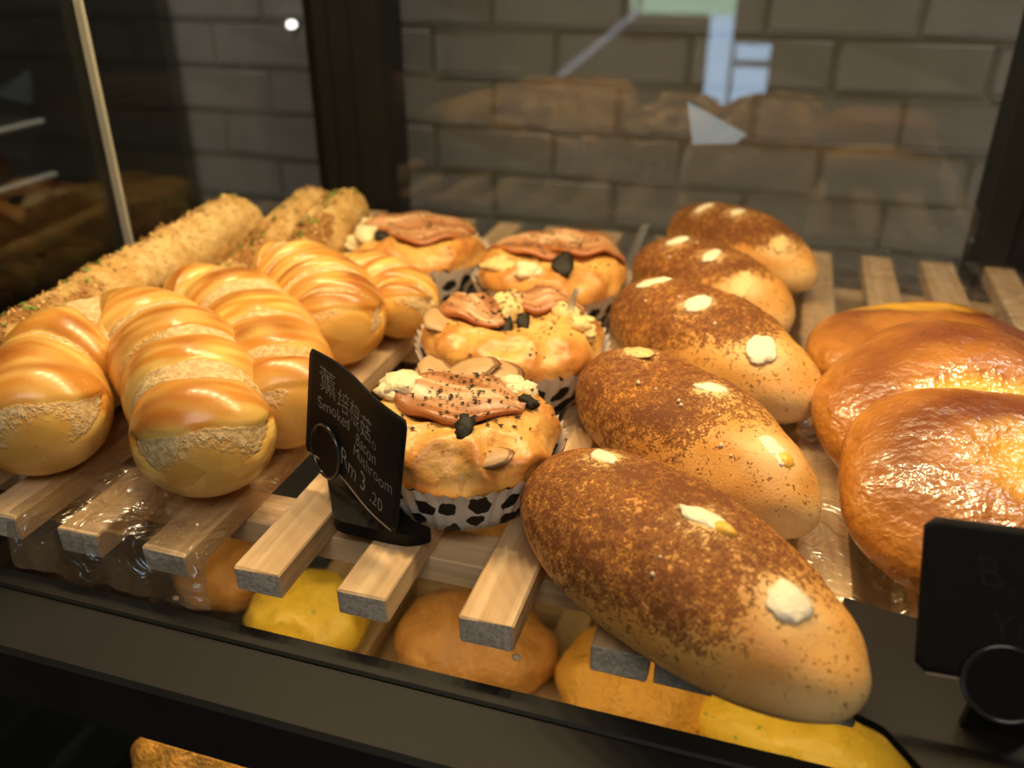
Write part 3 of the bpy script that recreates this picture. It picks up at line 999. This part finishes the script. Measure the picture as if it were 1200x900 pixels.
def twisted_roll(label, path, r0, nb, seed, base, lean=0.12, flip=1):
    t = thing('twisted_roll', label, 'bread', base, 'twisted milk cream rolls')
    B = Vector(base)
    ns, nph = 280, 96
    fr, tot = sweep(path, ns, nph, r0)
    V, cr, br, stq = [], [], [], []
    capl = r0 * 0.75 / tot
    for k, (c, side, upv, tg) in enumerate(fr):
        s = k / (ns - 1)
        e = min(1.0, min(s, 1 - s) / capl)
        cap = sqrt(max(0.0, 1 - (1 - e) ** 2))
        rb = r0 * (0.03 + 0.97 * cap) * (0.94 + 0.10 * sin(pi * s))
        for i in range(nph):
            ph = 2 * pi * i / nph
            topness = sin(ph)               # +1 on top
            w_ = nb * s + lean * cos(ph) + 0.05 * fbm((s * 3, cos(ph), sin(ph)), 1.2, seed) - 0.16 * flip * abs(cos(ph)) - nb * 0.13
            wt = w_
            w_ = (w_ * flip) % 1.0
            # bulging golden band, then a recessed crescent of cream
            wid = (0.24 + 0.13 * sin(floor_(wt) * 2.4 + seed)) * max(0, topness + 0.1) ** 0.7 if topness > -0.1 else 0
            band = sin(pi * min(1, max(0, (w_ - wid) / max(0.05, 1 - wid)))) ** 0.5 if w_ > wid else 0
            dep = 0.14 * r0
            es_ = min(s, 1 - s)
            band = band + (0.9 - band) * (1 - sst(es_, 0.07, 0.12))
            arc_, plate = 0.0, 0.0
            if e < 1.0:
                X_, Y_ = e * cos(ph), e * sin(ph)
                q_ = Y_ - (-0.06 + 0.40 * X_ * X_) + 0.03 * fbm((X_, Y_, s), 6, seed)
                wq = 0.36 * max(0.05, 1 - X_ * X_)
                arc_ = sst(q_, -0.02, 0.04) * (1 - sst(q_, wq - 0.05, wq + 0.02))
                plate = sst(q_, wq - 0.02, wq + 0.1)
            elif topness > 0:
                plate = 1 - sst(es_, 0.085, 0.12)
            rad = rb + cap * dep * (band - 0.75) * (0.55 + 0.45 * (topness > -0.3))
            if es_ > 0.09 and w_ < wid:
                rad += cap * 0.0016 * fbm((c.x, c.y, c.z + ph * .01), 150, seed) + cap * dep * 0.35 * (w_ / max(wid, .01))
            rad += cap * 0.0012 * fbm((c.x + ph * .004, c.y, c.z), 40, seed + 2)
            rad -= 0.0032 * arc_ * min(1, e * 2)
            p = c + side * cos(ph) * rad * 1.03 + upv * sin(ph) * rad * 0.93
            p.z = max(p.z, 0.0004 + 0.12 * max(0, c.z - rb * .8 - 0.004))
            V.append(p - B)
            creamy = sst(wid - w_, -0.02, 0.05) * sst(w_, 0.0, 0.03)
            es = min(s, 1 - s)
            creamy *= sst(es, 0.085, 0.12)
            arc = arc_
            creamy = max(creamy, arc)
            stq.append(0.5 + cap * cap * 0.75 * fbm((wt * 3.2, cos(ph) * .5, sin(ph) * .5), 2.2, seed + 11) + 0.22 * (0.5 - w_))
            cr.append(creamy * min(1, cap * 1.2) * (0.65 + 0.7 * fbm((s * 5, ph * .6, 1), 1.1, seed + 8)))
            tt = min(1, max(0, (w_ - wid) / max(.05, 1 - wid)))
            br.append(max(0, min(1, sst(es_, 0.07, 0.12) * sst(topness, -0.5, 0.9) * (0.46 + 1.1 * fbm((s * 6, cos(ph) * 1.2, 0), 1.3, seed + 6)) * (1.15 - 0.9 * abs(2 * tt - 1)) + 0.35 * sst(es_, 0.07, 0.12) * sst(tt, .7, 1.0) * (w_ > wid) + 0.62 * plate * (0.7 + 0.8 * fbm((s * 9, ph, 2), 1.0, seed)))))
    V += [fr[0][0] - B, fr[-1][0] - B]
    n0 = ns * nph
    F = grid_faces(nph, ns)
    F += [(n0, (i + 1) % nph, i) for i in range(nph)] + [(n0 + 1, (ns - 1) * nph + i, (ns - 1) * nph + (i + 1) % nph) for i in range(nph)]
    mk('bread_body', V, [q[::-1] for q in F], M['twist'], t, attrs={'cream': cr + [0, 0], 'brown': br + [.5, .5], 'streak': stq + [.5, .5]})
    return t


twisted_roll('front horseshoe twisted roll with a broad toasted front end hanging over the slats',
             [(-0.243, 0.287, 0.033), (-0.266, 0.320, 0.038), (-0.300, 0.356, 0.041), (-0.336, 0.384, 0.041), (-0.369, 0.390, 0.040), (-0.383, 0.366, 0.038), (-0.376, 0.330, 0.036), (-0.341, 0.284, 0.032)],
             0.0345, 6.4, 1.0, (-0.32, 0.34, 0.0006))
twisted_roll('horseshoe twisted roll just left of the chalk written sign, behind the front roll',
             [(-0.229, 0.347, 0.030), (-0.258, 0.382, 0.034), (-0.293, 0.420, 0.036), (-0.330, 0.452, 0.037), (-0.366, 0.462, 0.036), (-0.392, 0.452, 0.033)],
             0.0315, 4.6, 3.0, (-0.30, 0.41, 0.0006))
twisted_roll('orange brown twisted roll with close ridges, left of the cheese chunk muffin',
             [(-0.254, 0.447, 0.031), (-0.274, 0.476, 0.035), (-0.302, 0.503, 0.037), (-0.334, 0.520, 0.037), (-0.360, 0.515, 0.033)],
             0.0335, 6.2, 5.0, (-0.30, 0.49, 0.0006))
twisted_roll('rearmost twisted roll, only its browned shoulder showing before the rear left muffin',
             [(-0.236, 0.500, 0.027), (-0.250, 0.530, 0.030), (-0.285, 0.548, 0.031), (-0.315, 0.554, 0.029)],
             0.0255, 4.5, 7.0, (-0.27, 0.54, 0.0006))


def crumb_stick(label, path, r0, seed, base, nfl, floss_side=0.5, slit=True):
    t = thing('crumb_stick', label, 'bread', base, 'crumb coated bread sticks')
    B = Vector(base)
    ns, nph = 150, 56
    fr, tot = sweep(path, ns, nph, r0)
    V, fl_ = [], []
    capl = r0 * 0.8 / tot
    rr = random.Random(seed)
    for k, (c, side, upv, tg) in enumerate(fr):
        s = k / (ns - 1)
        e = min(1.0, min(s, 1 - s) / capl)
        cap = sqrt(max(0.0, 1 - (1 - e) ** 2))
        rb = r0 * (0.03 + 0.97 * cap)
        for i in range(nph):
            ph = 2 * pi * i / nph
            da = (ph - (pi / 2 + floss_side) + pi) % (2 * pi) - pi
            groove = exp(-(da / 0.35) ** 2) * (sst(s, 0.05, 0.15) * (1 - sst(s, 0.9, 0.97)) if slit else 0)
            p0 = c + side * cos(ph) * rb + upv * sin(ph) * rb
            rad = rb + cap * (0.0022 * fbm(p0, 35, seed) + 0.0016 * fbm(p0, 130, seed) + 0.0010 * fbm(p0, 320, seed)) - 0.0035 * groove
            p = c + side * cos(ph) * rad + upv * sin(ph) * rad * 0.96
            p.z = max(p.z, 0.0004)
            V.append(p - B)
            fl_.append(min(1, exp(-(da / 0.55) ** 2) * (0.5 + 0.5 * sin(s * 9 + seed)) + 0.9 * max(0, fbm(p0, 24, seed + 4)) * 1.6 * sst(s, 0.95, 0.35) + 0.45 * sst(s, 0.6, 0.2)))
    V += [fr[0][0] - B, fr[-1][0] - B]
    n0 = ns * nph
    F = grid_faces(nph, ns)
    F += [(n0, (i + 1) % nph, i) for i in range(nph)] + [(n0 + 1, (ns - 1) * nph + i, (ns - 1) * nph + (i + 1) % nph) for i in range(nph)]
    mk('bread_body', V, [q[::-1] for q in F], M['stick'], t, attrs={'floss': fl_ + [0, 0]})

    def flakes(name, n, mat, spread, size, fibre):
        VV, FF = [], []
        for _ in range(n):
            k = rr.randrange(6, ns - 6)
            c, side, upv, tg = fr[k]
            i = int(((pi / 2 + floss_side + rr.gauss(0, spread)) / (2 * pi)) * nph) % nph
            q = V[k * nph + i]
            nrm = (q + B - c).normalized()
            tan = (tg * rr.uniform(-1, 1) + nrm.cross(tg) * rr.uniform(-1, 1) + nrm * 0.35 * rr.random()).normalized()
            bit = nrm.cross(tan).normalized()
            ln = size * rr.uniform(.5, 1.5)
            wd = ln * (0.16 if fibre else 0.6)
            o = len(VV)
            b0 = q + nrm * rr.uniform(-.0002, .0009)
            VV += [b0 - tan * ln / 2, b0 + tan * ln / 2 + nrm * ln * rr.uniform(0, .4), b0 + bit * wd + nrm * wd * .6, b0 - bit * wd + nrm * wd * .2]
            FF += [(o, o + 2, o + 1), (o, o + 1, o + 3), (o, o + 3, o + 2), (o + 1, o + 2, o + 3)]
        ob = mk(name, VV, FF, mat, t, smooth=False)
        ob['kind'] = 'stuff'

    flakes('toasted_crumbs', nfl, M['gold'], 1.5, 0.0022, False)
    flakes('meat_floss', int(nfl * .7), M['floss'], 0.7, 0.0050, True)
    flakes('green_flakes', int(nfl * .14), M['green'], 0.34, 0.0040, False)
    return t


crumb_stick('longest crumb coated bread stick, lying against the left glass',
            [(-0.426, 0.335, 0.033), (-0.434, 0.42, 0.034), (-0.439, 0.52, 0.038), (-0.439, 0.635, 0.042)], 0.0285, 2.0, (-0.43, 0.48, 0.0006), 600, 0.55)
crumb_stick('dim crumb coated stick wedged between the other two bread sticks',
            [(-0.388, 0.500, 0.022), (-0.391, 0.56, 0.027), (-0.398, 0.63, 0.037), (-0.403, 0.695, 0.044)], 0.0215, 4.0, (-0.40, 0.58, 0.0006), 300, 0.3)
crumb_stick('short crumb coated bread stick standing up toward the rear left post',
            [(-0.350, 0.556, 0.026), (-0.352, 0.59, 0.034), (-0.360, 0.63, 0.041), (-0.367, 0.69, 0.046)], 0.0225, 6.0, (-0.36, 0.62, 0.0006), 300, 0.3)


# ------------------------------------------------------------------ price signs
def slab(name, outline, z0, z1, mat, parent):
    n = len(outline)
    V = [(x, y, z0) for x, y in outline] + [(x, y, z1) for x, y in outline]
    F = [tuple(range(n - 1, -1, -1)), tuple(range(n, 2 * n))] + [(i, (i + 1) % n, n + (i + 1) % n, n + i) for i in range(n)]
    return mk(name, V, F, mat, parent, smooth=False)


def smooth_outline(pts, k=5):
    n = len(pts)
    out = []
    for i in range(n):
        a, b, c, d = [Vector((*pts[(i + j) % n], 0)) for j in (-1, 0, 1, 2)]
        for q in range(k):
            t = q / k
            p = 0.5 * ((2 * b) + (c - a) * t + (2 * a - 5 * b + 4 * c - d) * t * t + (3 * b - a - 3 * c + d) * t ** 3)
            out.append((p.x, p.y))
    return out


def text_mesh(body, size):
    cu = bpy.data.curves.new('lettering', 'FONT')
    cu.body = body
    cu.size = size
    cu.offset = -size * 0.010
    cu.resolution_u = 3
    o = bpy.data.objects.new('lettering', cu)
    COL.objects.link(o)
    bpy.context.view_layer.update()
    dg = bpy.context.evaluated_depsgraph_get()
    me = o.evaluated_get(dg).to_mesh()
    V = [v.co.copy() for v in me.vertices]
    F = [tuple(p.vertices) for p in me.polygons]
    o.evaluated_get(dg).to_mesh_clear()
    bpy.data.objects.remove(o)
    return V, F


def price_sign(label, BL, wv, uv, W, H, bend, base, plate, zt, lines, ring_at, rr_, chalk, corner, stem):
    t = thing('price_sign', label, 'sign', base, 'black price signs')
    B = Vector(base)
    BL, wv, uv = Vector(BL), Vector(wv).normalized(), Vector(uv).normalized()
    nv_ = wv.cross(uv).normalized()

    def S_(u, v, d=0.0):
        return BL + wv * (u * W) + uv * (v * H) + nv_ * (bend * (.5 * sin(pi * u) + .5 * sin(2 * pi * u)) + d) - B
    # card with rounded corners, as a bent thin sheet
    nu, nvv = 28, 18
    th = 0.0009
    fr, bk = [], []
    for j in range(nvv):
        v = j / (nvv - 1)
        for i in range(nu):
            u = i / (nu - 1)
            dx = corner / W
            dy = corner / H
            ey = min(v, 1 - v)
            ins = dx * (1 - sqrt(max(0, 1 - ((dy - ey) / dy) ** 2))) if ey < dy else 0
            uu = ins + u * (1 - 2 * ins)
            fr.append(S_(uu, v, th / 2))
            bk.append(S_(uu, v, -th / 2))
    n0 = nu * nvv
    F1 = grid_faces(nu, nvv, False)
    F = F1 + [tuple(i + n0 for i in q[::-1]) for q in F1]
    rim = list(range(nu)) + [nu * j + nu - 1 for j in range(1, nvv)] + [nu * (nvv - 1) + i for i in range(nu - 2, -1, -1)] + [nu * j for j in range(nvv - 2, 0, -1)]
    for a_, b_ in zip(rim, rim[1:] + rim[:1]):
        F.append((b_, a_, a_ + n0, b_ + n0))
    cd = mk('card', fr + bk, F, M['card'], t)
    # bottom edge catching light, painted pale
    V = []
    for i in range(25):
        u = 0.04 + 0.92 * i / 24
        for d, dv in ((-.0006, -.010), (.0007, -.010), (.0007, .006), (-.0006, .006)):
            V.append(S_(u, dv, d))
    e = mk('card_edge', V, grid_faces(4, 25), M['cardedge'], cd)
    e['label'] = 'lower edge painted pale as if lit'
    rnd = random.Random(3)
    for (body, u, v, size, slope) in lines:
        tv_, tf_ = text_mesh(body, size)
        ph = rnd.random() * 6
        V = []
        for p in tv_:
            x, y = p.x, p.y
            y += slope * x + 0.05 * size * sin(x / size * 4 + ph)
            x += 0.05 * size * sin(y / size * 5 + ph)
            V.append(S_(u + x / W, v + y / H, th / 2 + 0.00012))
        le = mk('lettering', V, tf_, chalk, cd, smooth=False)
    # clip: a disc with a raised rim
    c = S_(ring_at[0], ring_at[1], th / 2 + 0.0012)
    V = []
    n = 40
    for i in range(n):
        a = 2 * pi * i / n
        dr_ = wv * cos(a) + uv * sin(a)
        for j in range(8):
            b = 2 * pi * j / 8
            V.append(c + dr_ * (rr_ + 0.0011 * cos(b)) + nv_ * (0.0011 * sin(b)))
    F = [(i * 8 + j, ((i + 1) % n) * 8 + j, ((i + 1) % n) * 8 + (j + 1) % 8, i * 8 + (j + 1) % 8) for i in range(n) for j in range(8)]
    mk('clip_ring', V, F, M['ringmat'], t)
    V = [c + (wv * cos(2 * pi * i / n) + uv * sin(2 * pi * i / n)) * (rr_ - .0004) - nv_ * d for d in (0.0002, 0.0020) for i in range(n)]
    mk('clip_disc', V, [tuple(range(n)), tuple(range(2 * n - 1, n - 1, -1))] + [(i, n + i, n + (i + 1) % n, (i + 1) % n) for i in range(n)], M['plastic'], t, smooth=False)
    slab('base_plate', [(x - B.x, y - B.y) for x, y in smooth_outline(plate)], 0.0, zt, M['plastic'], t)
    a, b, wd = stem
    a, b = Vector(a) - B, Vector(b) - B
    ws = Vector((wv.x, wv.y, 0)).normalized() * wd / 2
    ns_ = Vector((-wv.y, wv.x, 0)).normalized() * 0.0016
    V = [a - ws - ns_, a + ws - ns_, a + ws + ns_, a - ws + ns_, b - ws * .7 - ns_, b + ws * .7 - ns_, b + ws * .7 + ns_, b - ws * .7 + ns_]
    mk('stem', V, [(3, 2, 1, 0), (4, 5, 6, 7), (0, 1, 5, 4), (1, 2, 6, 5), (2, 3, 7, 6), (3, 0, 4, 7)], M['plastic'], t, smooth=False)
    return t


BLc, BRc, TLc = Vector((-0.2189, 0.3378, 0.0203)), Vector((-0.1460, 0.2902, 0.0162)), Vector((-0.2119, 0.3425, 0.0790))
price_sign('black card sign with chalk handwriting, propped before the front muffin', BLc, BRc - BLc, TLc - BLc, 0.0872, 0.0591, -0.0038,
           (-0.17, 0.315, 0.0003),
           [(-0.2076, 0.3393), (-0.1965, 0.320), (-0.1855, 0.3038), (-0.1719, 0.3016), (-0.1535, 0.3009), (-0.1436, 0.3026), (-0.1371, 0.3095), (-0.150, 0.314), (-0.172, 0.326), (-0.192, 0.345)], 0.007,
           [('薰', .09, .68, .0150, 0), ('培根菇。', .27, .63, .0128, -.06), ('Smoked', .09, .50, .0092, -0.02), ('Bacon', .52, .46, .0092, -.04), ('Mushroom', .50, .34, .0088, -.05), ('Rm 3 .', .34, .12, .0140, -.03), ('20', .76, .09, .0095, 0)],
           (.20, .13), .0140, M['chalk'], 0.0015, ((-0.183, 0.3300, 0.002), (-0.1955, 0.3340, 0.034), 0.024))

BL2 = Vector((0.0710, 0.2600, 0.0262))
tl_ = Vector((0.0662, 0.2811, 0.0782)) - BL2
price_sign('black card sign with rubbed out writing, cut off at the right, before the glazed buns', BL2, (1, 0.03, 0.02), tl_, 0.098, 0.057, 0.0,
           (0.11, 0.265, 0.0003),
           [(0.0529, 0.3183), (0.0565, 0.3205), (0.0797, 0.3165), (0.1229, 0.3160), (0.165, 0.3215), (0.168, 0.312), (0.1595, 0.2950), (0.158, 0.2780), (0.161, 0.2600), (0.152, 0.248), (0.140, 0.232), (0.110, 0.222), (0.0860, 0.2270), (0.0707, 0.2437), (0.0642, 0.2515), (0.0549, 0.256), (0.0593, 0.2659), (0.0605, 0.2832), (0.0585, 0.3026)], 0.004,
           [('B. /', .18, .60, .0160, 0), ('Yn.', .24, .30, .0140, 0)], (.30, .02), .0135, M['chalkfaint'], 0.004,
           ((0.103, 0.262, 0.003), (0.1, 0.2595, 0.020), 0.024))


# ------------------------------------------------------------------ clear film
def film_sheet(name, label, x0, x1, y0, y1, nx, ny, zf, seed, group='clear plastic film sheets'):
    xc, yc = (x0 + x1) / 2, (y0 + y1) / 2
    V = []
    for j in range(ny):
        for i in range(nx):
            x = x0 + (x1 - x0) * i / (nx - 1)
            y = y0 + (y1 - y0) * j / (ny - 1)
            ex = 0.004 * noise.noise(Vector((x * 30, y * 30, seed)))
            V.append((x + ex - xc, y + ex - yc, zf(x, y)))
    o = mk(name, V, grid_faces(nx, ny, False), M['film'], loc=(xc, yc, 0))
    return tag(o, label, 'plastic film', group)


def over_slats(xs, amp, seed):
    def f(x, y):
        on = max(sst(x, a - .010, a) * (1 - sst(x, b, b + .010)) for a, b in xs)
        n_ = noise.noise(Vector((x * 55, y * 55, seed))) * 0.5 + 0.5
        return 0.0006 + on * 0.0002 - (1 - on) * amp * (0.4 + 0.6 * n_) + 0.0006 * n_
    return f


film_sheet('plastic_film', 'crinkled clear plastic film lying over the slats under the glazed buns', 0.006, 0.222, 0.318, 0.845, 80, 160, over_slats(right_xs, 0.006, 2.0), 2.0)
film_sheet('plastic_film', 'clear plastic film lying over the slats under the rear muffins', -0.30, 0.002, 0.55, 0.835, 70, 80, over_slats(left_xs, 0.005, 5.0), 5.0)


def drape(x, y):
    if y > 0.262:
        return 0.0008 + 0.0006 * noise.noise(Vector((x * 60, y * 60, 3)))
    t_ = (0.262 - y) / (0.262 - 0.2595)
    return 0.0008 - 0.028 * min(1, t_)


# ends of the film hang down in front of the left slats in soft folds
V = []
nx, ny = 60, 34
for j in range(ny):
    for i in range(nx):
        x = -0.352 + 0.118 * i / (nx - 1)
        s = j / (ny - 1)
        fold = 0.0032 * sin(x * 190 + s * 1.2) + 0.0015 * sin(x * 420)
        if s < 0.6:
            y, z = 0.36 - (0.36 - 0.268) * s / 0.6, 0.0010 + 0.0004 * sin(x * 300 + s * 20)
        else:
            q = (s - 0.6) / 0.4
            y = 0.268 - 0.0075 * sin(q * pi / 2) + fold * q * 0.6 * (1 - .5 * q)
            y = max(y, 0.2592) if q > .5 else y
            z = 0.0010 - 0.0295 * (1 - cos(q * pi / 2)) - 0.0002
        V.append((x + 0.293, y - 0.31, z))
tag(mk('plastic_film', V, grid_faces(nx, ny, False), M['film'], loc=(-0.293, 0.31, 0)), 'clear plastic film hanging off the slat ends below the front twisted roll', 'plastic film', 'clear plastic film sheets')


def glint_strip(label, c, hgt, wid, lean):  # strips added for blue-white streaks of reflected light
    V = []
    for j in range(12):
        s = j / 11
        for i in range(5):
            u = (i / 4 - .5) * wid * (1 - .35 * s)
            V.append((u + lean * s * s, 0.002 * sin(s * 3 + i), hgt * s))
    return tag(mk('glint_strip', V, grid_faces(5, 12, False), M['curlglint'], loc=c), label, 'plastic film', 'added glint strips')


glint_strip('curled strip added as a pale blue glint, standing on the cheese chunk muffin', (-0.1125, 0.487, 0.0535), 0.016, 0.006, 0.004)
glint_strip('curled strip added as a pale blue glint, standing behind the rear right muffin', (-0.110, 0.690, 0.0008), 0.052, 0.010, 0.012)

# ------------------------------------------------------------------ crumbs on the glass and slats
for k, (x, y, z, r, lb) in enumerate([(-0.0835, 0.2760, -0.0298, 0.0021, 'pale bread crumb on the glass below the gap before the largest cinnamon bun'),
                                      (-0.2560, 0.2640, -0.0298, 0.0016, 'pale bread crumb on the glass left of the slat under the sign')]):
    o = blob('bread_crumb', (0, 0, r * .55), (0, 0, 1), r, r * .8, r * .6, M['sugar'], None, k + 1.0, 0.6, 10, 6)
    o.location = (x, y, z)
    tag(o, lb, 'crumb', 'stray bread crumbs')


# ------------------------------------------------------------------ breads on the lower shelf
def low_bun(name, label, x, y, a, b, h, mat, seed, yaw=0.0, amp=0.006):
    t = thing(name, label, 'bread', (x, y, -0.2219), 'breads on the lower shelf')
    V = []
    nu, nv = 56, 28
    for j in range(nv):
        v = -pi / 2 + pi * (j + .001) / (nv - 1 + .002)
        for i in range(nu):
            u = 2 * pi * i / nu
            p = bun_point(u, v, (a, b, h, 0.05))
            d = amp * (0.5 - abs(fbm(p, 34, seed))) + amp * .35 * fbm(p, 90, seed)
            n = Vector((p.x / a ** 2, p.y / b ** 2, (p.z - .4 * h) / (.6 * h) ** 2)).normalized()
            V.append(p + n * d * (1 if sin(v) > -.2 else 0))
    mk('bread_body', V, grid_faces(nu, nv), mat, t)
    t.rotation_euler = (0, 0, yaw)
    return t


low_bun('yellow_bun', 'yellow topped bun with green flecks on the lower shelf, seen through the glass', -0.297, 0.432, 0.046, 0.040, 0.052, M['yellow'], 1.0)
low_bun('yellow_bun', 'yellow bun on the lower shelf under the tip of the largest cinnamon bun', 0.062, 0.420, 0.070, 0.036, 0.050, M['yellow'], 2.0, -0.2)
low_bun('brown_bun', 'dim brown bun on the lower shelf below the middle bare slat ends', -0.165, 0.445, 0.060, 0.046, 0.050, M['brownbread'], 3.0)
low_bun('brown_bun', 'orange brown bun on the lower shelf below the largest cinnamon bun', -0.045, 0.440, 0.055, 0.050, 0.054, M['toast'], 4.0)
low_bun('brown_bun', 'dim brown bun deep on the lower shelf below the chalk written sign', -0.215, 0.560, 0.060, 0.045, 0.050, M['brownbread'], 5.0)
low_bun('toasted_bun', 'orange toasted bun on the lower shelf, peeping out below the black rail', -0.298, 0.298, 0.040, 0.034, 0.050, M['toast'], 6.0, 0.2, 0.009)
low_bun('brown_bun', 'dim brown bun on the lower shelf below the front twisted roll', -0.385, 0.470, 0.050, 0.046, 0.048, M['brownbread'], 7.0)
